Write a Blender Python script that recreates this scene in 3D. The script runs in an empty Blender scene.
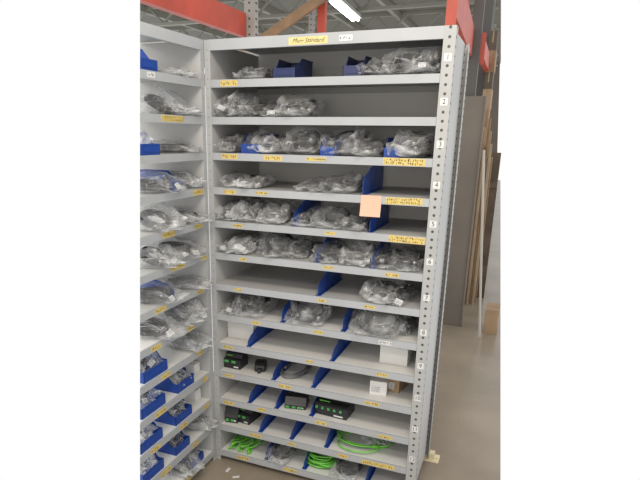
import bpy, bmesh, math, random
from mathutils import Vector, Matrix, noise
random.seed(11)
S=bpy.context.scene
COL=S.collection
PI=math.pi
# ------------------------------------------------------------------ camera
CAM=Vector((1.3375,-2.2695,1.7137)); YAW,PIT,ROL,FOC,STEP,CX,CY,DEP=.3941,.2949,.0127,546.475,.1564,289.323,299.371,.50
F=Vector((-math.sin(YAW)*math.cos(PIT),math.cos(YAW)*math.cos(PIT),-math.sin(PIT)))
R0=Vector((math.cos(YAW),math.sin(YAW),0)); U0=R0.cross(F)
R=R0*math.cos(ROL)+U0*math.sin(ROL); U=-R0*math.sin(ROL)+U0*math.cos(ROL)
cd=bpy.data.cameras.new('camera'); cam=bpy.data.objects.new('camera',cd); COL.objects.link(cam)
M=Matrix((R,U,-F)).transposed().to_4x4(); M.translation=CAM; cam.matrix_world=M
cd.sensor_width=36; cd.lens=FOC/640*36; cd.clip_end=200; cd.clip_start=.02
cd.shift_x=(320-CX)/640; cd.shift_y=(CY-240)/640
S.camera=cam
def at(px,py,ax,val):
    d=F*FOC+R*(px-CX)-U*(py-CY)
    t=(val-CAM[ax])/d[ax]
    return CAM+d*t
def solve(px,P,ax):
    w=R*FOC-F*(px-CX); d=Vector(P)-CAM; d[ax]=0-CAM[ax]
    return -(w.dot(d))/w[ax]
def Z(k): return 0.044+STEP*(13-k)
def SURF(k): return Z(k)+.0145
def FX(px,k,y): return solve(px,(0,y,Z(k)+.05),0)
def FY(px,k,x): return solve(px,(x,0,Z(k)+.05),1)
# ------------------------------------------------------------------ materials
def mat(name,col,rough=.5,metal=0,noise_amt=.0,scale=8,bump=0,bscale=60,spec=.5,emis=None):
    m=bpy.data.materials.new(name); m.use_nodes=True; nt=m.node_tree; b=nt.nodes['Principled BSDF']
    b.inputs['Base Color'].default_value=(*col,1); b.inputs['Roughness'].default_value=rough
    b.inputs['Metallic'].default_value=metal; b.inputs['Specular IOR Level'].default_value=spec
    tc=nt.nodes.new('ShaderNodeTexCoord')
    if noise_amt:
        n=nt.nodes.new('ShaderNodeTexNoise'); n.inputs['Scale'].default_value=scale; n.inputs['Detail'].default_value=6
        nt.links.new(tc.outputs['Object'],n.inputs['Vector'])
        r=nt.nodes.new('ShaderNodeValToRGB')
        r.color_ramp.elements[0].position=.3; r.color_ramp.elements[1].position=.7
        r.color_ramp.elements[0].color=(*[max(0,c*(1-noise_amt)) for c in col],1)
        r.color_ramp.elements[1].color=(*[min(1,c*(1+noise_amt)) for c in col],1)
        nt.links.new(n.outputs['Fac'],r.inputs['Fac']); nt.links.new(r.outputs['Color'],b.inputs['Base Color'])
    if bump:
        n=nt.nodes.new('ShaderNodeTexNoise'); n.inputs['Scale'].default_value=bscale
        nt.links.new(tc.outputs['Object'],n.inputs['Vector'])
        bp=nt.nodes.new('ShaderNodeBump'); bp.inputs['Strength'].default_value=bump; bp.inputs['Distance'].default_value=.01
        nt.links.new(n.outputs['Fac'],bp.inputs['Height']); nt.links.new(bp.outputs['Normal'],b.inputs['Normal'])
    if emis:
        b.inputs['Emission Color'].default_value=(*col,1); b.inputs['Emission Strength'].default_value=emis
    return m
def holes(name,col,per=.033,rad=.0058,hole=(.05,.05,.05)):
    m=mat(name,col,.45,.0,.06,5); nt=m.node_tree; b=nt.nodes['Principled BSDF']
    src=b.inputs['Base Color'].links[0].from_socket
    tc=nt.nodes.new('ShaderNodeTexCoord'); sp=nt.nodes.new('ShaderNodeSeparateXYZ'); nt.links.new(tc.outputs['Object'],sp.inputs[0])
    def mt(op,a,bb=None):
        n=nt.nodes.new('ShaderNodeMath'); n.operation=op
        for i,v in enumerate((a,bb)):
            if v is None: continue
            if isinstance(v,(int,float)): n.inputs[i].default_value=v
            else: nt.links.new(v,n.inputs[i])
        return n.outputs[0]
    zz=mt('MULTIPLY',mt('SUBTRACT',mt('FRACT',mt('DIVIDE',sp.outputs['Z'],per)),.5),per)
    z2=mt('MULTIPLY',zz,zz)
    a=mt('LESS_THAN',mt('ADD',z2,mt('MULTIPLY',sp.outputs['X'],sp.outputs['X'])),rad*rad)
    ys=mt('MULTIPLY',sp.outputs['Y'],.45)
    c=mt('LESS_THAN',mt('ADD',z2,mt('MULTIPLY',ys,ys)),rad*rad)
    k=mt('MAXIMUM',a,c)
    mx=nt.nodes.new('ShaderNodeMix'); mx.data_type='RGBA'
    nt.links.new(k,mx.inputs['Factor']); nt.links.new(src,mx.inputs[6]); mx.inputs[7].default_value=(*hole,1)
    nt.links.new(mx.outputs[2],b.inputs['Base Color'])
    return m
def film(name,lo,patch,crease,tint=(.72,.73,.73)):
    m=bpy.data.materials.new(name); m.use_nodes=True; nt=m.node_tree; b=nt.nodes['Principled BSDF']; out=nt.nodes['Material Output']
    b.inputs['Base Color'].default_value=(*tint,1); b.inputs['Roughness'].default_value=.17; b.inputs['Specular IOR Level'].default_value=.75
    tr=nt.nodes.new('ShaderNodeBsdfTransparent'); tr.inputs[0].default_value=(.98,.985,.99,1)
    tc=nt.nodes.new('ShaderNodeTexCoord')
    def noi(sc,dist,det):
        n=nt.nodes.new('ShaderNodeTexNoise'); n.inputs['Scale'].default_value=sc; n.inputs['Detail'].default_value=det; n.inputs['Distortion'].default_value=dist
        nt.links.new(tc.outputs['Object'],n.inputs['Vector']); return n.outputs['Fac']
    def mt(op,*a):
        n=nt.nodes.new('ShaderNodeMath'); n.operation=op
        for i,v in enumerate(a):
            if isinstance(v,(int,float)): n.inputs[i].default_value=v
            else: nt.links.new(v,n.inputs[i])
        return n.outputs[0]
    def rng(v,a,b_,c,d):
        r=nt.nodes.new('ShaderNodeMapRange'); nt.links.new(v,r.inputs[0])
        for i,x in enumerate((a,b_,c,d)): r.inputs[i+1].default_value=x
        return r.outputs[0]
    n1=noi(12,1.5,1.5); n2=noi(7,.9,1)
    ridge=rng(mt('ABSOLUTE',mt('SUBTRACT',n1,.5)),.0,.018,crease,0)
    pat=rng(n2,.46,.68,0,patch)
    lw=nt.nodes.new('ShaderNodeLayerWeight'); lw.inputs[0].default_value=.15
    edge=mt('MULTIPLY',lw.outputs['Facing'],.30)
    fac=mt('MINIMUM',mt('ADD',mt('MAXIMUM',mt('MAXIMUM',ridge,pat),edge),lo),.9)
    mx=nt.nodes.new('ShaderNodeMixShader'); nt.links.new(fac,mx.inputs[0]); nt.links.new(tr.outputs[0],mx.inputs[1]); nt.links.new(b.outputs[0],mx.inputs[2])
    nt.links.new(mx.outputs[0],out.inputs['Surface'])
    bp=nt.nodes.new('ShaderNodeBump'); bp.inputs['Strength'].default_value=.55; bp.inputs['Distance'].default_value=.012
    nt.links.new(n1,bp.inputs['Height']); nt.links.new(bp.outputs['Normal'],b.inputs['Normal'])
    return m
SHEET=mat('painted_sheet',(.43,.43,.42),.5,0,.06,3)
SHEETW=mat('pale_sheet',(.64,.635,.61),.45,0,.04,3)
BACK=mat('back_sheet',(.64,.635,.62),.55,0,.06,3)
LIP=mat('lip_steel',(.365,.38,.39),.38,0,.05,6)
UPR=holes('perforated_steel',(.37,.375,.365))
UPL=holes('lightly_perforated_steel',(.365,.375,.375),.04,.003,(.2,.21,.22))
GALV=holes('perforated_galvanised',(.32,.31,.285),.05,.008)
BLUE=mat('blue_plastic',(.010,.052,.28),.35,0,.1,8)
DBLUE=mat('dark_blue_plastic',(.012,.022,.09),.4,0,.1,8)
BLACK=mat('black_rubber',(.010,.010,.012),.38,0,.2,20)
DGREY=mat('dark_plastic',(.018,.019,.021),.4)
GREY=mat('grey_plastic',(.16,.165,.17),.5)
METAL=mat('connector_metal',(.40,.38,.36),.35,.8)
GREEN=mat('green_cable',(.16,.55,.06),.4,0,.1,20)
GREEN2=mat('green_terminal',(.07,.36,.08),.4)
WHITE=mat('white_card',(.70,.69,.66),.6,0,.03,6)
YEL=mat('yellow_label',(.60,.455,.14),.55,0,.08,30)
CREAM=mat('cream_label',(.64,.53,.23),.6,0,.05,30)
WLAB=mat('white_label',(.62,.62,.60),.5)
INK=mat('ink',(.02,.018,.02),.6)
PINK=mat('salmon_paper',(.66,.43,.31),.8,0,.03,20,spec=.2)
RED=mat('red_rack_paint',(.46,.06,.03),.45,0,.15,6)
WOOD=mat('timber',(.26,.155,.08),.6,0,.3,6)
PALEW=mat('pale_timber',(.31,.24,.15),.6,0,.2,8)
CARD=mat('cardboard',(.34,.23,.135),.7,0,.12,7)
BOARD=mat('grey_board',(.160,.137,.112),.6,0,.08,3)
PROF=mat('white_profile',(.48,.45,.39),.5)
BRASS=mat('pale_foot',(.66,.58,.38),.5)
DARKST=mat('dark_steel',(.08,.075,.07),.5)
DARKW=mat('dark_stack',(.10,.072,.048),.7,0,.4,5)
FILM=film('clear_film',.07,.30,.42); FILM2=film('milky_film',.16,.45,.50)
CONC=mat('concrete',(.25,.208,.158),.30,0,.24,1.5,.12,40)
CEIL=mat('ceiling_deck',(.13,.125,.098),.6,0,.1,2)
TRUSS=mat('truss_steel',(.25,.245,.205),.5)
WALLM=mat('wall_paint',(.14,.12,.095),.7,0,.08,1)
TUBE=mat('tube_light',(1,.97,.9),.5,emis=9)
# ------------------------------------------------------------------ mesh builder
class MB:
    def __init__(s): s.v=[];s.f=[];s.m=[];s.sm=[]
    def add(s,vs,fs,mi=0,smooth=False,T=None):
        o=len(s.v)
        s.v+=[tuple(T@Vector(v)) if T else tuple(v) for v in vs]
        s.f+=[[i+o for i in f] for f in fs]; s.m+=[mi]*len(fs); s.sm+=[smooth]*len(fs)
        return s
    def box(s,a,b,mi=0,T=None):
        x0,y0,z0=a;x1,y1,z1=b
        vs=[(x0,y0,z0),(x1,y0,z0),(x1,y1,z0),(x0,y1,z0),(x0,y0,z1),(x1,y0,z1),(x1,y1,z1),(x0,y1,z1)]
        return s.add(vs,[(0,3,2,1),(4,5,6,7),(0,1,5,4),(1,2,6,5),(2,3,7,6),(3,0,4,7)],mi,False,T)
    def prism(s,pts,a,b,mi=0,axis='x',T=None):
        n=len(pts)
        mk={'x':lambda p,t:(t,p[0],p[1]),'y':lambda p,t:(p[0],t,p[1]),'z':lambda p,t:(p[0],p[1],t)}[axis]
        vs=[mk(p,a) for p in pts]+[mk(p,b) for p in pts]
        fs=[tuple(range(n))[::-1],tuple(range(n,2*n))]+[(i,(i+1)%n,n+(i+1)%n,n+i) for i in range(n)]
        return s.add(vs,fs,mi,False,T)
    def tube(s,P,r,n=6,mi=0,T=None,closed=False):
        P=[Vector(p) for p in P]; vs=[];fs=[];N=len(P); up=Vector((0.13,.21,.97)).normalized()
        for i,p in enumerate(P):
            t=(P[(i+1)%N]-P[i-1]) if (closed or 0<i<N-1) else (P[1]-P[0] if i==0 else P[-1]-P[-2])
            if t.length<1e-9: t=Vector((1,0,0))
            t.normalize(); a=t.cross(up)
            if a.length<.05: a=t.cross(Vector((1,0,0)))
            a.normalize(); b=t.cross(a); rr=r[i] if isinstance(r,(list,tuple)) else r
            for j in range(n):
                q=2*PI*j/n; vs.append(p+(a*math.cos(q)+b*math.sin(q))*rr)
        for i in range(N if closed else N-1):
            for j in range(n):
                k=(i+1)%N
                fs.append((i*n+j,i*n+(j+1)%n,k*n+(j+1)%n,k*n+j))
        if not closed: fs+= [tuple(range(n))[::-1],tuple(range((N-1)*n,N*n))]
        return s.add(vs,fs,mi,True,T)
    def build(s,name,mats,parent=None,loc=(0,0,0),bevel=0):
        me=bpy.data.meshes.new(name); me.from_pydata(s.v,[],s.f); me.update()
        for m in (mats if isinstance(mats,(list,tuple)) else [mats]): me.materials.append(m)
        me.polygons.foreach_set('material_index',s.m); me.polygons.foreach_set('use_smooth',s.sm)
        bm=bmesh.new(); bm.from_mesh(me); bmesh.ops.recalc_face_normals(bm,faces=bm.faces); bm.to_mesh(me); bm.free()
        o=bpy.data.objects.new(name,me); COL.objects.link(o); o.location=loc
        if parent: o.parent=parent
        if bevel:
            b=o.modifiers.new('bevel','BEVEL'); b.width=bevel; b.segments=2; b.limit_method='ANGLE'
        return o
def tag(o,label,cat,group=None):
    o['label']=label; o['category']=cat
    if group: o['group']=group
    return o
def empty(name,loc=(0,0,0),rz=0):
    o=bpy.data.objects.new(name,None); o.empty_display_size=.05; COL.objects.link(o); o.location=loc; o.rotation_euler=(0,0,rz); return o
def struct(o): o['kind']='structure'; return o
def add_text(mb,s,size,cx,cz,y,mi,shear=0):
    cu=bpy.data.curves.new('t','FONT'); cu.body=s; cu.size=size; cu.align_x='CENTER'; cu.align_y='CENTER'; cu.shear=shear
    ob=bpy.data.objects.new('t',cu); COL.objects.link(ob); bpy.context.view_layer.update()
    me=bpy.data.meshes.new_from_object(ob.evaluated_get(bpy.context.evaluated_depsgraph_get()))
    mb.add([(cx+v.co.x,y,cz+v.co.y+.0014*math.sin(v.co.x*90)) for v in me.vertices],[tuple(p.vertices) for p in me.polygons],mi)
    bpy.data.objects.remove(ob); bpy.data.curves.remove(cu); bpy.data.meshes.remove(me)
def scribble(mb,x0,x1,cz,h,y,mi,th=.0011):
    x=x0
    while x<x1-h*.4:
        if random.random()<.14: x+=h*.5; continue
        w=h*random.uniform(.4,.7); n=random.choice((3,4,4,5))
        pts=[(x+w*random.random(),cz+h*random.uniform(-.5,.5)) for _ in range(n)]
        for a,b in zip(pts,pts[1:]):
            d=Vector((b[0]-a[0],b[1]-a[1])); 
            if d.length<1e-4: continue
            p=Vector((-d.y,d.x)).normalized()*th/2
            mb.add([(a[0]+p.x,y,a[1]+p.y),(b[0]+p.x,y,b[1]+p.y),(b[0]-p.x,y,b[1]-p.y),(a[0]-p.x,y,a[1]-p.y)],[(0,1,2,3)],mi)
        x+=w+h*.22
# ------------------------------------------------------------------ shelving unit
def upright(parent,x,y,w,outer,top,mt=None,sd=1):
    mb=MB(); sx=outer*w/2
    y0,y1=(-.015,-.013) if sd==1 else (.013,.015)
    mb.box((-w/2,y0,0),(w/2,y1,top))
    ya,yb=(-.013,.032) if sd==1 else (-.032,.013)
    mb.box((min(sx,sx-outer*.0015),ya,0),(max(sx,sx-outer*.0015),yb,top))
    return mb.build('upright',mt or UPR,parent,(x,y,0))
def unit(loc,rz,W,wl,wr,labels,label,openend=False):
    t=empty('shelving_unit',loc,rz); tag(t,label,'shelving unit')
    top=Z(0)+.024
    ends=[(W+wr/2,wr,1)] if openend else [(-wl/2,wl,-1),(W+wr/2,wr,1)]
    for x,w,o in ends:
        mt=UPL if (openend or x<0) else UPR
        upright(t,x,.015,w,o,top,mt)
        u=upright(t,x,DEP-.015,w,o,top,mt,-1)
        MB().box((-.02,-.045,0),(.078,.035,.006)).box((.024,-.028,.006),(.052,.014,.040)).box((.060,-.012,.006),(.070,-.002,.014)).build('foot_plate',BRASS,u)
    ins=.016
    if not openend: MB().box((-wl+.002,.03,.03),(-wl+.0035,DEP-.03,top)).build('side_panel',SHEET,t)
    MB().box((W+wr-.0035-ins,.03,.03),(W+wr-.002-ins,DEP-.03,top)).build('side_panel',SHEET,t)
    mb=MB().box((0,DEP-.004,.03),(W,DEP-.002,top))
    for k in range(1,14):
        for dz in (.045,.075,.105): mb.box((0,DEP-.008,Z(k)+dz),(W,DEP-.004,Z(k)+dz+.006))
    mb.build('back_panel',BACK,t)
    if not openend: MB().box((-.001,.002,.03),(.0005,DEP-.01,top-.01)).build('inner_panel',SHEET,t)
    MB().box((W-.0005,.002,.03),(W+.001,DEP-.01,top-.01)).build('inner_panel',SHEET,t)
    hd=MB().box((0,-.001,Z(0)-.020),(W,.0012,Z(0)+.024)).box((0,.0012,Z(0)+.0225),(W,DEP-.005,Z(0)+.024)).box((0,.0012,Z(0)-.020),(W,.018,Z(0)-.0185)).build('header',LIP,t)
    for k in range(1,14):
        mb=MB(); 
        mb.box((.001,.001,SURF(k)-.0015),(W-.001,DEP-.009,SURF(k)),1)
        mb.box((.001,-.001,Z(k)-.016),(W-.001,.0012,Z(k)+.0165))
        mb.box((.001,.0012,Z(k)-.016),(W-.001,.02,Z(k)-.0145))
        mb.box((.001,.0012,SURF(k)),(W-.001,.006,Z(k)+.0165))
        mb.box((.001,DEP-.02,Z(k)-.014),(W-.001,DEP-.0095,SURF(k)-.0015),1)
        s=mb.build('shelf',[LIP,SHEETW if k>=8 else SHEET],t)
        for (kk,x,w,h,mtl,txt,lines) in labels:
            if kk==k: lab(s,x,w,h,mtl,txt,lines,k)
    for (kk,x,w,h,mtl,txt,lines) in labels:
        if kk==0: lab(hd,x,w,h,mtl,txt,lines,0)
    return t
def lab(parent,x,w,h,mtl,txt,lines,k):
    mb=MB().box((-w/2,-.0006,-h/2),(w/2,0,h/2))
    if txt: add_text(mb,txt,h*.80,0,0,-.0009,1,.35)
    else:
        for i in range(lines):
            cz=(0 if lines==1 else (h*.22 if i==0 else -h*.22)); hh=h*.66/(1 if lines==1 else 1.6)
            scribble(mb,-w/2+.003,w/2-.003,cz,hh,-.0009,1,.0021)
    o=mb.build('shelf_label',[mtl,INK],parent,(x,-.0012,Z(k)+random.uniform(-.002,.002)))
    o.rotation_euler.y=random.uniform(-.025,.025)
    return o
def L(k,px,w,m=YEL,h=.02,txt=None,lines=1): return (k,min(.995-w/2,max(w/2+.005,solve(px,(0,0,Z(k)),0))),w,h,m,txt,lines)
ml=[L(0,308,.17,CREAM,.029,'Murr Standard'),L(0,346,.055,WLAB,.022),
 L(1,229,.085,YEL,.024),L(3,230,.08,YEL,.022),L(3,273,.09,YEL,.022),L(3,316,.09,YEL,.014),L(3,404,.17,YEL,.028,None,2),
 L(4,230,.06,YEL,.020),L(4,262,.06,YEL,.014),L(4,404,.15,YEL,.028,None,2),L(5,238,.05,YEL,.014),L(5,330,.05,YEL,.014),L(5,407,.15,YEL,.028,None,2),
 L(6,243,.04,YEL,.014),L(6,328,.05,YEL,.014),L(6,392,.06,YEL,.016),L(7,238,.04,YEL,.014),L(7,322,.04,YEL,.014),L(7,370,.05,YEL,.014),
 L(8,256,.05,YEL,.016),L(8,318,.05,YEL,.016),L(8,385,.06,WLAB,.018),L(9,228,.055,YEL,.016),L(9,310,.04,YEL,.014),L(9,382,.05,YEL,.016),
 L(10,229,.05,YEL,.016),L(10,285,.07,YEL,.018),L(10,372,.07,YEL,.016),L(11,229,.06,YEL,.018),L(11,262,.05,YEL,.018),L(11,321,.06,YEL,.018),L(11,385,.07,YEL,.016),
 L(12,256,.07,YEL,.018),L(12,292,.04,YEL,.016),L(12,343,.05,YEL,.018),L(12,378,.16,YEL,.022),L(13,243,.07,YEL,.02),L(13,290,.07,YEL,.02)]
main=unit((0,0,0),0,1.0,.028,.045,ml,'tall grey steel shelving unit with thirteen labelled shelves, facing the camera')
up=[c for c in main.children if c.name.startswith('upright') and c.location.x>1 and c.location.y<.1][0]
for k in range(1,14):
    mb=MB().box((-.014,-.0006,-.014),(.014,0,.014)); add_text(mb,str(k),.026,0,0,-.0009,1)
    mb.build('number_sticker',[WLAB,INK],up,(0,-.0155,Z(k)+.072))
# left unit: the photograph shows only the part of this bay next to the corner; the modelled part ends at LIM_N.p = LIM_D
XL=-.030; YE=-.66; W2=-.028-YE
LIM_N=Vector((.7924,.6065,-.0649)); LIM_D=-.4278
def LL(k,px,w,m=YEL,h=.02,txt=None,lines=1): return (k,min(W2-w/2-.005,FY(px,k,XL)-YE),w,h,m,txt,lines)
ll=[LL(2,172,.16,YEL,.024,None,2),LL(4,198,.09,YEL,.024),LL(5,168,.09,YEL,.024),LL(5,198,.07,YEL,.02),LL(6,177,.11,YEL,.024),LL(6,205,.05,YEL,.02),
 LL(7,160,.08,YEL,.022),LL(7,200,.06,YEL,.02),LL(8,155,.07,YEL,.022),LL(8,190,.06,YEL,.022),LL(9,165,.07,YEL,.022),LL(9,200,.06,YEL,.022),
 LL(10,160,.08,YEL,.024),LL(10,205,.05,YEL,.022),LL(11,155,.07,YEL,.022),LL(11,183,.06,YEL,.022),LL(11,206,.05,YEL,.022),LL(12,165,.08,YEL,.022),LL(12,195,.06,YEL,.022),LL(13,190,.1,YEL,.022),LL(1,150,.05,WLAB,.02)]
left=unit((XL,YE,0),PI/2,W2,.028,.028,ll,'grey steel shelving unit seen side on at the left, meeting the tall unit',True)
# ------------------------------------------------------------------ contents
REG=[]
def reg(o,u,k,pos,phrase,cat): REG.append((o,u,k,pos,phrase,cat)); return o
def place(px,k,depth,side,hw=0):
    if side=='m': x=min(1-hw-.003,max(hw+.003,FX(px,k,depth))); return (x,depth,SURF(k)),0,x
    y=min(-.035-hw,FY(px,k,XL-depth)); return (XL-depth,y,SURF(k)),PI/2,-y
def coil_pts(rx,ry,h,loops,seed,z0=.008):
    rnd=random.Random(seed); P=[];N=loops*18; a0=rnd.random()*6; 
    for i in range(N):
        t=i/18; a=a0+2*PI*t; j=1-.20*noise.noise(Vector((t*1.3,seed,0)))-.12*(t%1)
        P.append((rx*j*math.cos(a)+.06*rx*math.sin(t*2.1+seed),ry*j*math.sin(a),z0+(h-z0)*(.3+.7*i/N)*(.55+.45*math.sin(a*.5+seed))))
    return P
def contents(kind,w,d,h,seed,parent):
    rnd=random.Random(seed); mb=MB(); hw,hd=w*.44,d*.39
    def ring(r,nl,col=0):
        ti=math.asin(min(.92,(h*.98-.02)/(2*hw*.85)))
        P=[]; n=22*nl
        for i in range(n):
            a=2*PI*i/22; rr=hw*.98-r*1.7*((i//22)%3)+.002*math.sin(i*.31)
            off=r*1.5*((i//22)//3)+.002*math.sin(i*.17)
            v=rr*.85*math.sin(a)
            P.append((rr*math.cos(a), v*math.cos(ti)+off*math.sin(ti)-.025, (v+hw*.85)*math.sin(ti)+.012-off*math.cos(ti)*.4+.006))
        mb.tube(P,r,6,col)
        T=Matrix.Translation((hw*.2,-hd*.6,.03)); mb.tube([(-.03,0,0),(.0,0,0),(.001,0,0),(.02,0,0)],[.008,.008,.011,.011],8,1,T)
    if kind=='coil':
        mb.tube(coil_pts(hw,hd,h*.85,8,seed),.0055,6,0)
        for s in (-1,1):
            T=Matrix.Translation((s*hw*.5,-hd*.7,h*.4))@Matrix.Rotation(rnd.random()*3,4,'Z')
            mb.tube([(-.02,0,0),(.012,0,0),(.013,0,0),(.025,0,0)],[.008,.008,.010,.010],8,1,T)
        return mb.build('cable_coil',[BLACK,METAL],parent)
    if kind=='ring': ring(.0062,10); return mb.build('cable_coil',[BLACK,METAL],parent)
    if kind=='thick':
        mb.tube(coil_pts(hw,hd,h*.8,5,seed,.012),.0088,7,0)
        return mb.build('cable_coil',[BLACK],parent)
    if kind=='plugs':
        for i in range(11):
            T=Matrix.Translation((rnd.uniform(-hw,hw)*.8,rnd.uniform(-hd,hd)*.8,rnd.uniform(.014,h*.72)))@Matrix.Rotation(rnd.random()*6,4,'Z')@Matrix.Rotation(rnd.uniform(-.6,.6),4,'Y')
            mb.tube([(-.034,0,0),(-.008,0,0),(-.007,0,0),(.014,0,0),(.015,0,0),(.034,0,0)],[.009,.010,.015,.015,.008,.007],8,1 if i%8==0 else 0,T)
        return mb.build('plug_connectors',[BLACK,METAL],parent)
    if kind=='valve':
        for i in range(6):
            T=Matrix.Translation((rnd.uniform(-hw,hw)*.7,rnd.uniform(-hd,hd)*.7,rnd.uniform(.0,h*.45)))@Matrix.Rotation(rnd.random()*6,4,'Z')
            mb.box((-.02,-.016,.002),(.02,.016,.036),0,T); mb.tube([(0,0,.036),(0,0,.044)],.007,8,1,T); mb.tube([(.018,0,.016),(.034,0,.016),(.05,.01,.012)],.005,6,0,T)
        return mb.build('valve_plugs',[DGREY,METAL],parent)
    if kind=='grey':
        mb.tube(coil_pts(hw,hd,h*.7,6,seed),.005,6,0)
        return mb.build('cable_coil',[GREY],parent)
PHR={'coil':'clear bag of thin black cable','ring':'clear bag with round black cable coil','thick':'clear bag of thick black cable','plugs':'clear bag of black plug connectors','valve':'clear bag of square black plugs','grey':'clear bag of grey cable','empty':'crumpled clear empty bag'}
def bag(side,k,px,kind='coil',w=.13,d=.21,h=.09,dep=.13,rot=None,fm=None,dz=0):
    seed=int(px*7+k*131+(5000 if side=='l' else 0)); rnd=random.Random(seed)
    loc,rz,pos=place(px,k,dep,side,w*.56); loc=(loc[0],loc[1],loc[2]+dz)
    t=empty('bagged_cable' if kind in('coil','thick','grey','ring') else ('plastic_bag' if kind=='empty' else 'bagged_plugs'),loc,rz+(rnd.uniform(-.2,.2) if rot is None else rot))
    bm=bmesh.new(); bmesh.ops.create_icosphere(bm,subdivisions=4,radius=1)
    q=lambda a,p:math.copysign(abs(a)**p,a)
    ex=rnd.uniform(.5,.7); slope=rnd.uniform(-.22,.22); peak=rnd.uniform(-.5,.5)
    for v in bm.verts:
        c=v.co.copy()
        x,y,z=q(c.x,ex)*w*.57,q(c.y,.6)*d/2,(q(c.z,.6)*.5+.5)*h
        n1=noise.noise(c*1.5+Vector((seed,0,0))); n2=noise.noise(Vector((c.x*5,c.y*1.6,c.z*2.6))+Vector((0,seed,0))); n3=abs(noise.noise(Vector((c.x*3,c.y*5,c.z*6))+Vector((0,0,seed))))
        s=1+.16*n1+.11*n2-.08*n3
        x*=s;y*=s; z*=(1.08+slope*c.x+.40*n1+.34*n2-.15*n3)*(1-.15*abs(c.x-peak))
        if c.y<-.6: z*=.72; y-=.03*(1+n2*1.5)
        z=min(max(z,.0006),.122)
        v.co=(x,y,z)
    for f in bm.faces: f.smooth=True
    me=bpy.data.meshes.new('bag_film'); bm.to_mesh(me); bm.free(); me.materials.append(fm or (FILM2 if kind in('grey','empty') or rnd.random()<.2 else FILM))
    o=bpy.data.objects.new('bag_film',me); COL.objects.link(o); o.parent=t
    if kind!='empty':
        contents(kind,w,d,h,seed,t)
        if rnd.random()<.35:
            x=rnd.uniform(-.2,.2)*w; lw_,lh=rnd.uniform(.028,.045),rnd.uniform(.018,.028)
            mb=MB().box((-lw_/2,-.0005,-lh/2),(lw_/2,.0005,lh/2)); st_=random.getstate(); random.seed(seed)
            for i in range(2): scribble(mb,-lw_/2+.002,lw_/2-.002,lh*(.2-.4*i),lh*.25,-.0008,1,.001)
            random.setstate(st_)
            g=mb.build('bag_label',[WLAB,INK],t,(x,-d*.5-.012,h*.42)); g.rotation_euler=(-.6,rnd.uniform(-.4,.4),0)
    return reg(t,side,k,pos,PHR[kind],'plastic bag')
def divider(side,k,px,hf=.055,hb=.095,d0=.015,d1=.37,m=None):
    loc,rz,pos=place(px,k,d0,side)
    loc=(loc[0],0,loc[2]) if side=='m' else (XL,loc[1],loc[2])
    mb=MB(); mb.prism([(d0,0),(d1,0),(d1,hb),(d0+.16,hb),(d0+.03,hf),(d0,hf-.02)],-.0012,.0012)
    mb.box((-.012,d0,0),(.012,d1,.0015))
    for y in (.12,.22,.32): mb.box((-.003,y,.0015),(.003,y+.003,hb-.012))
    o=mb.build('shelf_divider',m or BLUE,None,loc); o.rotation_euler.z=rz
    return reg(o,side,k,pos,'thin blue plastic shelf divider','divider')
def sbin(side,k,px,w=.10,d=.22,h=.085,dep=.012,m=None,phrase='blue plastic storage bin',fill=None):
    loc,rz,pos=place(px,k,dep,side,w/2)
    t=empty('storage_bin',loc,rz); th=.002; fh=h*.5
    mb=MB(); mb.box((-w/2,0,0),(w/2,d,th)); mb.box((-w/2,0,th),(w/2,th,fh)); mb.box((-w/2,d-th,th),(w/2,d,h))
    for s in (-1,1):
        a,b=sorted((s*w/2,s*(w/2-th)))
        mb.prism([(0,th),(d,th),(d,h),(.07,h),(.03,fh),(0,fh)],a,b)
        a,b=sorted((s*w/2,s*(w/2+.004))); mb.box((a,.07,h-.004),(b,d,h))
    mb.build('bin_body',m or BLUE,t)
    MB().box((-w*.32,-.0025,fh*.3),(w*.32,0,fh*.34)).box((-w*.32,-.0025,fh*.85),(w*.32,0,fh*.89)).box((-w*.3,-.0012,fh*.34),(w*.3,0,fh*.85)).build('label_slot',m or BLUE,t)
    reg(t,side,k,pos,phrase,'storage bin')
    if fill:
        g=bag(side,k,px,fill,w=w*.80,d=d*.68,h=h*1.1,dep=dep+d*.60,rot=0,dz=.003)
        if side=='l': g.location.y=t.location.y
        else: g.location.x=t.location.x
    return t
def carton(side,k,px,w,d,h,dep,phrase,lab=True,rot=0,dz=0,body=None):
    loc,rz,pos=place(px,k,dep,side,w/2); loc=(loc[0],loc[1],loc[2]+dz)
    t=empty('small_carton',loc,rz+rot); body=body or WHITE
    MB().box((-w/2,-d/2,0),(w/2,d/2,h-.0015)).build('carton_body',body,t,(0,0,0),.0015)
    MB().box((-w/2+.001,-d/2+.001,h-.0015),(w/2-.001,-.001,h)).box((-w/2+.001,.001,h-.0015),(w/2-.001,d/2-.001,h)).box((-w*.2,-d/2-.0008,h*.55),(w*.2,-d/2,h-.001)).build('carton_flap',body,t)
    if lab:
        mb=MB().box((-w*.40,-.0006,-h*.24),(w*.12,0,h*.24))
        for i in range(3): scribble(mb,-w*.38,w*.10,h*(.14-.14*i),h*.08,-.0009,1,.0014)
        mb.build('printed_label',[WLAB,INK],t,(0,-d/2-.0008,h*.42))
    return reg(t,side,k,pos,phrase,'box')
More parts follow.
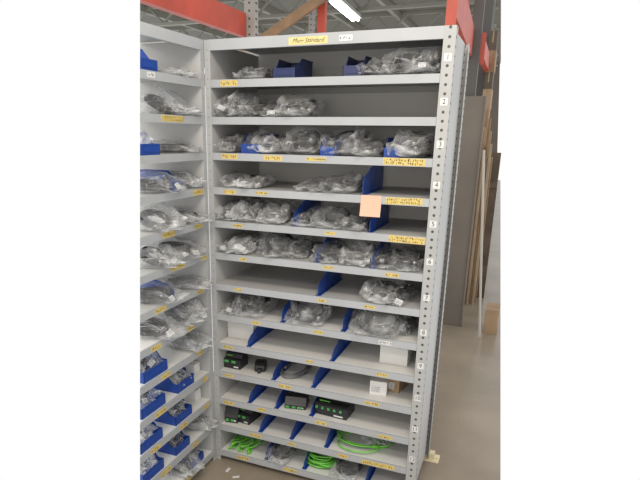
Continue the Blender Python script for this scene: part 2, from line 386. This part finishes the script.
def module(side,k,px,w,d,h,dep,phrase,rot=0,var=0):
    loc,rz,pos=place(px,k,dep,side,w/2)
    t=empty('electronic_module',loc,rz+rot)
    prof=[[(-d/2,0),(d/2,0),(d/2,h*.85),(d*.25,h),(-d*.2,h),(-d*.28,h*.72),(-d/2,h*.68)],
          [(-d/2,0),(d/2,0),(d/2,h*.7),(d*.1,h),(-d*.25,h*.95),(-d*.42,h*.5),(-d/2,h*.35)],
          [(-d/2,0),(d/2,0),(d/2,h),(d*.05,h),(-d*.05,h*.8),(-d*.4,h*.8),(-d/2,h*.7)]][var]
    mb=MB(); mb.prism(prof,-w/2,w/2)
    n=int(w/.012)
    if var!=1:
        for i in range(n): mb.box((-w/2+i*w/n+.002,d*.06,h),(-w/2+i*w/n+.006,d*.2,h+.002))
    for i in range(3): mb.box((-w*.1+i*w*.16,-d/2-.002,h*.22),(-w*.02+i*w*.16,-d/2,h*.32))
    mb.build('housing',DGREY,t,(0,0,0),.0015)
    mb=MB(); n=max(2,int(w/.034))
    for i in range(n):
        x=-w/2+.006+i*(w-.012)/n
        z0=h*(.46 if var!=1 else .12)
        mb.box((x,-d/2-.006,z0),(x+(w-.012)/n*(.55 if var!=2 else .35),-d/2,z0+h*.15))
    mb.build('terminal_block',GREEN2,t)
    if var!=1: MB().box((-w*.42,-d*.28,h*.84),(-w*.08,-d*.275,h*.90)).build('status_window',GREEN,t)
    MB().box((w*.1,-d/2-.0006,h*.1),(w*.38,-d/2,h*.2)).build('white_stripe',WLAB,t)
    return reg(t,side,k,pos,phrase,'electronic module')
def loosecable(side,k,px,mtl,strands,r,dep,phrase,hw=.1):
    loc,rz,pos=place(px,k,dep,side,hw); t=empty('cable',loc,rz)
    for pts in strands:
        MB().tube(pts,r,7,0).build('wire',mtl,t)
        a=Vector(pts[-1])-Vector(pts[-3]); a.normalize(); e=Vector(pts[-1])
        MB().tube([e-a*.002,e+a*.02,e+a*.021,e+a*.035],[r*1.5,r*1.5,r*1.8,r*1.8],8,0).build('end_connector',METAL,t)
    return reg(t,side,k,pos,phrase,'cable')
def loops(n,rx,ry,turns,h,j=.15,ph=0,wob=0):
    P=[]
    for i in range(n):
        a=i/n*2*PI*turns+ph; s=1-j*(.5+.5*math.sin(i*.37+ph))
        P.append((rx*math.cos(a)*s+wob*math.sin(i*.11),ry*math.sin(a)*s+wob*math.cos(i*.07),.008+h*(i/n)+.004*math.sin(a*1.7)))
    return P
b=lambda k,px,kind='coil',**kw: bag('m',k,px,kind,**kw)
# 1
b(1,257,'valve',w=.14,h=.05); sbin('m',1,284,.105,.2,.085,.015,DBLUE,'dark blue storage bin'); sbin('m',1,352,.075,.2,.085,.015,DBLUE,'dark blue storage bin')
b(1,385,'coil',w=.14,h=.065); b(1,409,'ring',w=.17,h=.095); b(1,432,'coil',w=.12,h=.085)
# 2
b(2,230,'plugs',w=.13,h=.10); b(2,254,'thick',w=.14,h=.08); b(2,281,'plugs',w=.11,h=.05); b(2,303,'coil',w=.15,h=.085)
# 3
b(3,228,'thick',w=.10,h=.08); sbin('m',3,250,.095,.2,.085,.012,fill='plugs'); b(3,275,'grey',w=.13,h=.08); b(3,306,'ring',w=.17,h=.105); sbin('m',3,327,.065,.2,.08,.012); b(3,350,'ring',w=.18,h=.105); b(3,373,'thick',w=.12,h=.06); sbin('m',3,392,.07,.2,.08,.012); b(3,413,'coil',w=.14,h=.10,fm=FILM2)
# 4
b(4,231,'plugs',w=.14,h=.06); b(4,255,'coil',w=.15,h=.05,fm=FILM2); b(4,318,'thick',w=.13,h=.045); b(4,343,'thick',w=.18,h=.065); divider('m',4,363,.08,.12)
# 5
b(5,231,'valve',w=.12,h=.08); b(5,253,'plugs',w=.14,h=.09); b(5,278,'grey',w=.14,h=.09); divider('m',5,294,.07,.115); b(5,314,'plugs',w=.13,h=.06); b(5,337,'ring',w=.16,h=.08); b(5,357,'coil',w=.11,h=.06); divider('m',5,370,.07,.115)
# 6
b(6,231,'grey',w=.11,h=.06); b(6,253,'plugs',w=.13,h=.08); b(6,279,'ring',w=.17,h=.10); b(6,302,'coil',w=.11,h=.08,dep=.16); divider('m',6,316); b(6,334,'thick',w=.13,h=.07); b(6,357,'grey',w=.14,h=.08); divider('m',6,372); b(6,387,'plugs',w=.11,h=.06); b(6,408,'coil',w=.13,h=.08)
# 7
divider('m',7,318,.06,.1); b(7,386,'coil',w=.15,h=.08,fm=FILM2); b(7,404,'valve',w=.08,h=.05)
# 8
b(8,231,'valve',w=.10,h=.06); b(8,256,'ring',w=.18,h=.105); divider('m',8,282,.07,.11); b(8,311,'ring',w=.20,h=.11); divider('m',8,343,.07,.11); b(8,380,'ring',w=.24,h=.11,d=.25); b(8,406,'coil',w=.09,h=.08,dep=.2)
# 9
carton('m',9,238,.15,.2,.085,.20,'white cardboard box',False); divider('m',9,248,.05,.08); divider('m',9,332,.05,.08); carton('m',9,398,.13,.2,.085,.20,'white cardboard box',False)
# 10
module('m',10,230,.095,.09,.075,.10,'black module with green terminal blocks')
def gadget(side,k,px,dep):
    loc,rz,pos=place(px,k,dep,side); t=empty('sensor_hood',loc,rz+.3)
    mb=MB(); mb.prism([(-.05,0),(.05,0),(.05,.02),(.02,.045),(-.02,.05),(-.045,.03)],-.028,.028); mb.build('hood_body',BLACK,t,(0,0,0),.006)
    MB().tube([(0,-.045,.014),(0,-.07,.012)],.01,10).build('cable_gland',DGREY,t)
    return reg(t,side,k,pos,'small black plastic hood','sensor hood')
gadget('m',10,261,.12); divider('m',10,273,.05,.08)
loosecable('m',10,296,GREY,[loops(70,.075,.13,3.4,.014,.3,1.,.008)],.0042,.17,'loose looped grey cable'); divider('m',10,313,.05,.08)
carton('m',10,380,.080,.14,.070,.14,'white box with printed label',rot=.12); carton('m',10,398,.060,.12,.075,.19,'brown cardboard box with printed label',rot=-.18,body=CARD)
# 11
divider('m',11,249,.05,.08); module('m',11,297,.11,.10,.060,.10,'black module with green terminal blocks',.2,1); divider('m',11,311,.05,.085); module('m',11,335,.17,.12,.075,.11,'wide black module with green terminal blocks',-.06,2); divider('m',11,276,.05,.085)
# 12
module('m',12,232,.07,.12,.09,.10,'tall black module with green terminal blocks',.15,1); module('m',12,249,.08,.12,.075,.12,'tall black module with green terminal blocks',-.12,0); divider('m',12,260,.05,.085); divider('m',12,291,.05,.085); divider('m',12,326,.05,.085)
b(12,380,'empty',w=.16,h=.05,d=.2,dep=.26)
loosecable('m',12,362,GREEN,[loops(120,.15,.10,4.6,.022,.45,0,.02)],.0036,.135,'loosely coiled bright green cable',.16)
# 13
st=[]
for q_ in range(11):
    st.append([(-.066+.013*q_+.020*math.sin(i*.22+q_*1.7),-.085+i*.0075,.009+.009*(q_%4)+.005*math.sin(i*.5+q_*2)) for i in range(36)])
loosecable('m',13,246,GREEN,st,.0050,.10,'bundle of bright green cables running front to back',.075)
divider('m',13,266,.06,.09); b(13,285,'thick',w=.13,h=.06); divider('m',13,304,.06,.09)
loosecable('m',13,324,GREEN,[loops(230,.090,.088,12,.05,.5,0,.006)],.0042,.125,'tight coil of bright green cable')
b(13,350,'thick',w=.14,h=.06); divider('m',13,366,.06,.09)
# ---- left unit
l=lambda k,px,kind='coil',**kw: bag('l',k,px,kind,**kw)
lb=lambda k,px,w=.10,h=.08,fill=None: sbin('l',k,px,w,.2,h,.012,None,fill=fill)
lb(1,148,.12,.09); l(1,180,'grey',w=.16,h=.045)
l(2,157,'ring',w=.17,h=.09); l(2,184,'grey',w=.13,h=.05)
lb(3,150,.13,.09,'coil'); l(3,181,'thick',w=.13,h=.045)
l(4,150,'thick',w=.15,h=.07,dep=.09); sbin('l',4,178,.07,.2,.085,.012); l(4,192,'coil',w=.10,h=.07,fm=FILM2)
l(5,152,'ring',w=.16,h=.08,dep=.09); l(5,182,'thick',w=.13,h=.05,dep=.1)
l(6,150,'ring',w=.15,h=.08,dep=.09); l(6,174,'coil',w=.14,h=.07,dep=.1); l(6,197,'coil',w=.09,h=.05)
l(7,151,'thick',w=.14,h=.065,dep=.09); divider('l',7,174,.06,.09); l(7,189,'grey',w=.12,h=.04,dep=.1)
l(8,150,'coil',w=.14,h=.08,dep=.09); l(8,175,'ring',w=.15,h=.09,dep=.1); l(8,197,'grey',w=.11,h=.08)
lb(9,156,.17,.10,'coil'); l(9,186,'grey',w=.13,h=.08,dep=.1)
lb(10,154,.17,.10,'plugs'); sbin('l',10,186,.14,.2,.095,.012,fill='grey'); carton('l',10,205,.05,.12,.05,.12,'small white packet',False)
lb(11,152,.16,.10,'coil'); sbin('l',11,184,.14,.2,.095,.012,fill='grey'); carton('l',11,205,.05,.12,.06,.12,'small white packet',False)
lb(12,154,.15,.10,'grey'); sbin('l',12,183,.12,.2,.09,.012,fill='coil'); l(12,203,'grey',w=.09,h=.07,dep=.1)
l(13,176,'coil',w=.13,h=.07,dep=.1,fm=FILM2); lb(13,198,.11,.085,'plugs')
# sticky note
p=at(370.5,206,1,-.006)
mb=MB(); N=6; w=.088
vs=[];fs=[]
for i in range(N+1):
    tt=i/N; vs+=[(-w/2,-.012*tt*tt,-w*tt),(w/2,-.010*tt*tt,-w*tt)]
for i in range(N): fs.append((2*i,2*i+1,2*i+3,2*i+2))
mb.add(vs,fs,0,True)
n=mb.build('sticky_note',PINK,None,(p.x,-.0025,p.z+w/2)); tag(n,'blank salmon pink sticky note stuck on the fourth shelf edge','note')
# ------------------------------------------------------------------ floor, warehouse
def fl(px,py,z=0): q=at(px,py,2,z); return (q.x,q.y)
a=fl(500.5,482); YW=22.
def xr(y):
    c=fl(500.5,300); return a[0]+(c[0]-a[0])*(y-a[1])/(c[1]-a[1])
mb=MB(); poly=[(-.56,-2.3),(a[0],-2.3),a,(xr(YW),YW),(-1.2,YW),(-1.2,3.2),(-.62,3.0),(-.62,.1)]
mb.prism(poly,-.1,0,0,'z'); floor=struct(mb.build('floor',CONC))
ZC=4.4
c1=fl(500.5,2,ZC); c2=fl(500.5,70,ZC)
def xc(y): return c1[0]+(c2[0]-c1[0])*(y-c1[1])/(c2[1]-c1[1])
CLIP=[floor]
mb=MB().prism([(-12,5),(xc(5),5),(xc(YW),YW),(-12,YW)],ZC,ZC+.1,0,'z')
CLIP.append(struct(mb.build('ceiling',CEIL)))
for i,y in enumerate((9.,11.5,14.,16.5,19.)):
    xe=xc(y)-.05
    mb=MB().box((-12,y,ZC-.42),(xe,y+.10,ZC-.36)).box((-12,y,ZC-.06),(xe,y+.10,ZC))
    for j in range(48):
        x=-12+j*.38
        if x>xe-.2: break
        T=Matrix.Translation((x,y+.05,ZC-.21))@Matrix.Rotation(.8 if j%2 else -.8,4,'Y'); mb.box((-.02,-.02,-.24),(.02,.02,.24),0,T)
    CLIP.append(struct(mb.build('trim_%d'%(i+1),TRUSS)))
for j in range(6):
    x=-7+j*1.3; CLIP.append(struct(MB().box((x,5,ZC-.14),(x+.09,YW,ZC)).build('trim_%d'%(7+j),TRUSS)))
CLIP.append(struct(MB().prism([(-12,0),(at(500,150,1,YW).x,0),(at(500,60,1,YW).x,ZC+.1),(-12,ZC+.1)],YW,YW+.1,0,'y').build('wall_back',WALLM)))
def light(px0,py0,px1,py1,z,label):
    p0=at(px0,py0,2,z); p1=at(px1,py1,2,z); d=(p1-p0); ln=d.length; ang=math.atan2(d.y,d.x)
    t=empty('ceiling_light',(p0+p1)/2,ang); tag(t,label,'ceiling light')
    MB().prism([(-.12,0),(.12,0),(.09,.08),(-.09,.08)],-ln/2,ln/2).build('fixture_body',WLAB,t)
    MB().tube([(-ln/2+.03,-.05,-.02),(ln/2-.03,-.05,-.02)],.03,8).build('tube',TUBE,t)
    MB().tube([(-ln/2+.03,.05,-.02),(ln/2-.03,.05,-.02)],.03,8).build('tube',TUBE,t)
light(334,0,356,19,3.9,'long glowing ceiling tube light above the tall shelving unit')
def post(parent,x,y,z1,w=.09,m=GALV,z0=0):
    mb=MB().box((-w/2,-.03,z0),(w/2,-.027,z1)).box((-w/2,-.027,z0),(-w/2+.003,.03,z1)).box((w/2-.003,-.027,z0),(w/2,.03,z1))
    o=mb.build('rack_post',m,parent,(x,y,0))
    MB().box((-w/2-.02,-.05,0),(w/2+.02,.05,.008)).build('base_plate',m,o)
    return o
def beam(parent,a,b,h=.12,w=.05,m=RED):
    a=Vector(a);b=Vector(b);d=b-a; T=Matrix.Translation(a)@Matrix.Rotation(math.atan2(d.y,d.x),4,'Z')
    mb=MB().prism([(-w/2,0),(w/2,0),(w/2,h*.7),(w*.2,h*.7),(w*.2,h),(-w/2,h)],0,d.length,0,'x',T)
    o=mb.build('rack_beam',m,parent)
    MB().box((-.004,-w/2-.004,-.05),(.0,w/2+.004,h+.05),0,T).build('beam_bracket',m,o)
    return o
t=empty('pallet_rack',(0,0,0)); tag(t,'red and galvanised pallet rack rising behind the left corner','pallet rack')
XB=-.60; lrack=t
pe=at(243,34,0,XB); ps=at(143,8,0,XB)
post(t,XB+.04,pe.y+.05,3.4,.08); 
beam(t,(XB,ps.y-.1,pe.z-.02),(XB,pe.y,pe.z-.02),.15)
beam(t,(XB,at(165,2,0,XB).y,pe.z+.26),(XB,pe.y,pe.z+.26),.15)
t=empty('pallet_rack',(0,0,0)); tag(t,'red pallet rack with perforated posts behind the right top corner','pallet rack')
pb=at(322,20,1,3.4); post(t,pb.x,3.4,3.8,.08,RED)
post(t,at(312,20,1,3.5).x,3.5,3.8,.05,GALV)
pc=at(477,30,1,2.9); post(t,pc.x,2.9,3.8,.08,DARKST)
post(t,at(487,30,1,4.2).x,4.2,3.8,.08,DARKST)
q=at(469,50,1,2.85); q2=at(452,6,2,q.z)
beam(t,(q2.x,q2.y,q.z-.05),(q.x,2.85,q.z-.05),.22)
q3=at(466,8,1,2.85); q4=at(458,-8,2,q3.z)
beam(t,(q4.x,q4.y,q3.z-.05),(q3.x,2.85,q3.z-.05),.16)
q5=at(480,62,1,2.95); beam(t,(q5.x,2.95,q.z-.05),(at(488,60,1,4.15).x,4.15,q.z-.05),.14,.05,RED)
a1=at(262,40,1,3.2); a2=at(322,-2,1,3.3); d=(a2-a1); d.normalize()
def plank(a,b,w,th,mtl,name):
    a=Vector(a);b=Vector(b);d=(b-a);ln=d.length; T=Matrix.Translation(a)@d.to_track_quat('X','Z').to_matrix().to_4x4()
    return MB().box((0,-th/2,-w/2),(ln,th/2,w/2),0,T).build(name,mtl,None,(0,0,0),.003)
o=plank(a1-d*.9,a2+d*.4,.09,.05,WOOD,'timber_beam'); tag(o,'orange brown timber beam slanting above the tall shelving unit','timber')
yb=at(478,329,2,0).y
g0=at(487,96,1,yb)
mb=MB().box((g0.x-.50,yb,0.0),(g0.x,yb+.03,g0.z)).box((g0.x-.012,yb-.015,0),(g0.x,yb,g0.z))
o=mb.build('grey_panel',BOARD); tag(o,'tall grey brown flat board standing behind the main rack','board')
p0=at(478,338,2,0); p1=at(484,150,1,p0.y+.12)
o=plank((p0.x+.01,min(p0.y,yb-.08),.01),(p1.x,min(p1.y,yb-.04),p1.z),.02,.012,PROF,'white_strip'); tag(o,'narrow white strip leaning beside the grey board','strip')
for i in range(8):
    y=3.6+.09*(i%3); q=at(483+i*2.0,110,1,y); top=at(487,118+13*((i*5)%4),1,y).z
    o=MB().box((-.012,-.02,0),(.012,.02,top),0).build('timber_plank',[PALEW,WOOD,CARD][i%3],None,(q.x,y,0),.003)
    tag(o,'long upright plank in the bundle at the right edge','plank','upright planks at the right edge')
q=at(478,180,1,3.92); q2=at(498,180,1,3.92)
o=MB().box((q.x,3.90,0),(q2.x,3.93,1.55)).box((q.x,3.85,.4),(q2.x,3.90,.46)).box((q.x,3.85,1.2),(q2.x,3.90,1.26)).build('crate_wall',DARKW); tag(o,'dark brown timber stack back behind the upright planks','timber stack')
q=at(489,100,1,4.2); q2=at(498,100,1,4.2); BZ=((1.60,.20),(1.80,.17),(1.97,.2),(2.17,.16),(2.33,.2),(2.53,.18))
NM=['lowest','second from bottom','third from bottom','third from top','second from top','topmost']
for i,(z0,h) in enumerate(BZ):
    wb=(q2.x-q.x)*(.95-.10*(i%2)); xm=at(493.0,60,1,4.0).x-.012*(5-i)*0
    t=empty('cardboard_box',(xm-.02,3.98,z0),0); 
    tag(t,'brown cardboard box in the tall stack at the right edge, '+NM[i],'box','stacked boxes at the right edge')
    MB().box((-wb/2,0,0),(wb/2,.2,h)).build('carton_body',[CARD,WOOD,CARD,DARKW,WOOD,DARKW][i],t,(0,0,0),.002); MB().box((-wb*.08,-.001,h*.4),(wb*.08,0,h)).build('packing_tape',PALEW,t)
o=MB().box((q.x-.05,3.95,0),(q2.x-.03,4.2,1.60)).box((q.x-.05,3.945,1.57),(q2.x-.03,3.95,1.60)).build('crate_stack',DARKW)
tag(o,'dark crate carrying the brown boxes at the right edge','crate')
q=at(482.5,333,2,0); q2=at(499,333,2,0); wb=q2.x-q.x
t=empty('cardboard_box',((q.x+q2.x)/2,q.y,0),0); tag(t,'brown cardboard box on the floor below the upright planks','box')
MB().box((-wb/2,0,0),(wb/2-.02,.25,.22)).build('carton_body',CARD,t,(0,0,0),.002)
MB().box((-wb/2,-.0,.22),(wb/2-.02,.12,.224)).box((-wb/2,.13,.22),(wb/2-.02,.25,.224)).box((-.015,-.001,.1),(.015,0,.22)).build('carton_flap',CARD,t)
q=at(484,60,1,6)
struct(MB().box((q.x-.06,6,0),(q.x+.06,6.12,ZC)).build('trim_20',DARKST))
for i,(px,py) in enumerate(((236,477),(228,470))):
    q=at(px,py,2,0); o=MB().box((-.018,-.008,0),(.018,.008,.0012)).build('paper_scrap',WLAB,None,(q.x,q.y,.0)); o.rotation_euler.z=.6+i
    tag(o,['small pale paper scrap on floor, nearer the camera','small pale paper scrap on floor, nearer the corner'][i],'paper scrap','paper scraps on the floor')
# ------------------------------------------------------------------ end the modelled place at the limit plane on the left
bpy.context.view_layer.update()
def walk(o):
    yield o
    for c in o.children: yield from walk(c)
todo=[]
for r in [left,lrack]+CLIP+[r[0] for r in REG if r[1]=='l']: todo+=list(walk(r))
for o in todo:
    if o.type!='MESH': continue
    mw=o.matrix_world; inv=mw.inverted()
    co=inv@(LIM_N*(LIM_D/LIM_N.length_squared)); no=(mw.to_3x3().transposed()@LIM_N).normalized()
    bm=bmesh.new(); bm.from_mesh(o.data)
    bmesh.ops.bisect_plane(bm,geom=bm.verts[:]+bm.edges[:]+bm.faces[:],plane_co=co,plane_no=no,clear_inner=True)
    n=len(bm.faces); bm.to_mesh(o.data); bm.free()
    if n==0: o['gone']=1
for o in [o for o in todo if o.get('gone')]:
    if o.get('kind')!='structure':
        REG[:]=[r for r in REG if r[0]!=o]
        for c in list(o.children): bpy.data.objects.remove(c)
        bpy.data.objects.remove(o)
for r in list(REG):
    if r[0].type=='EMPTY' and not r[0].children: bpy.data.objects.remove(r[0]); REG.remove(r)
# ------------------------------------------------------------------ labels
ORD=['topmost','second','third','fourth','fifth','sixth','seventh','eighth','ninth','tenth','eleventh','twelfth','lowest']
PO=['first','second','third','fourth','fifth','sixth']
from collections import defaultdict
G=defaultdict(list)
for r in REG: G[(r[1],r[2],r[4])].append(r)
for (u,k,ph),rs in G.items():
    rs.sort(key=lambda r:r[3]); unitn='main rack' if u=='m' else 'side rack'
    for i,r in enumerate(rs):
        if u=='m': ordn='' if len(rs)==1 else (', '+PO[i]+' from left')
        else: ordn='' if len(rs)==1 else (', '+PO[i]+' from corner')
        r[0]['label']=f"{ph} on {ORD[k-1]} shelf of {unitn}{ordn}"
        r[0]['category']=r[5]
for cat,gn in (('divider','blue shelf dividers'),('storage bin','blue storage bins'),('plastic bag','bagged cables and plugs on the shelves'),('electronic module','black and green modules'),('box','small boxes')):
    for u in 'ml':
        rs=[r for r in REG if r[5]==cat and r[1]==u]
        if len(rs)>1:
            for r in rs: r[0]['group']=gn+(' in the main rack' if u=='m' else ' in the side rack')
# ------------------------------------------------------------------ light
w=bpy.data.worlds.new('world'); S.world=w; w.use_nodes=True
w.node_tree.nodes['Background'].inputs[0].default_value=(1,1,1,1); w.node_tree.nodes['Background'].inputs[1].default_value=1.0
S.view_settings.view_transform='Standard'
def area(loc,tgt,sx,sy,p,col=(1,.89,.76)):
    ld=bpy.data.lights.new('added_lamp','AREA'); ld.shape='RECTANGLE'; ld.size=sx; ld.size_y=sy; ld.energy=p; ld.color=col
    o=bpy.data.objects.new('added_lamp',ld); COL.objects.link(o); o.location=loc; o.rotation_euler=(Vector(tgt)-Vector(loc)).to_track_quat('-Z','Y').to_euler()
area((1.3,-1.7,3.2),(.4,.2,.9),1.4,.12,40)  # unseen overhead strip, added for crisp highlights on the bags
area((.4,-2.4,2.6),(.3,.2,1.0),1.0,.1,14)  # second unseen strip, added for the same highlights
area((1.2,-3.4,1.75),(.4,.2,1.6),1.0,.4,10)  # unseen fill light added behind the camera to brighten the shelf interiors
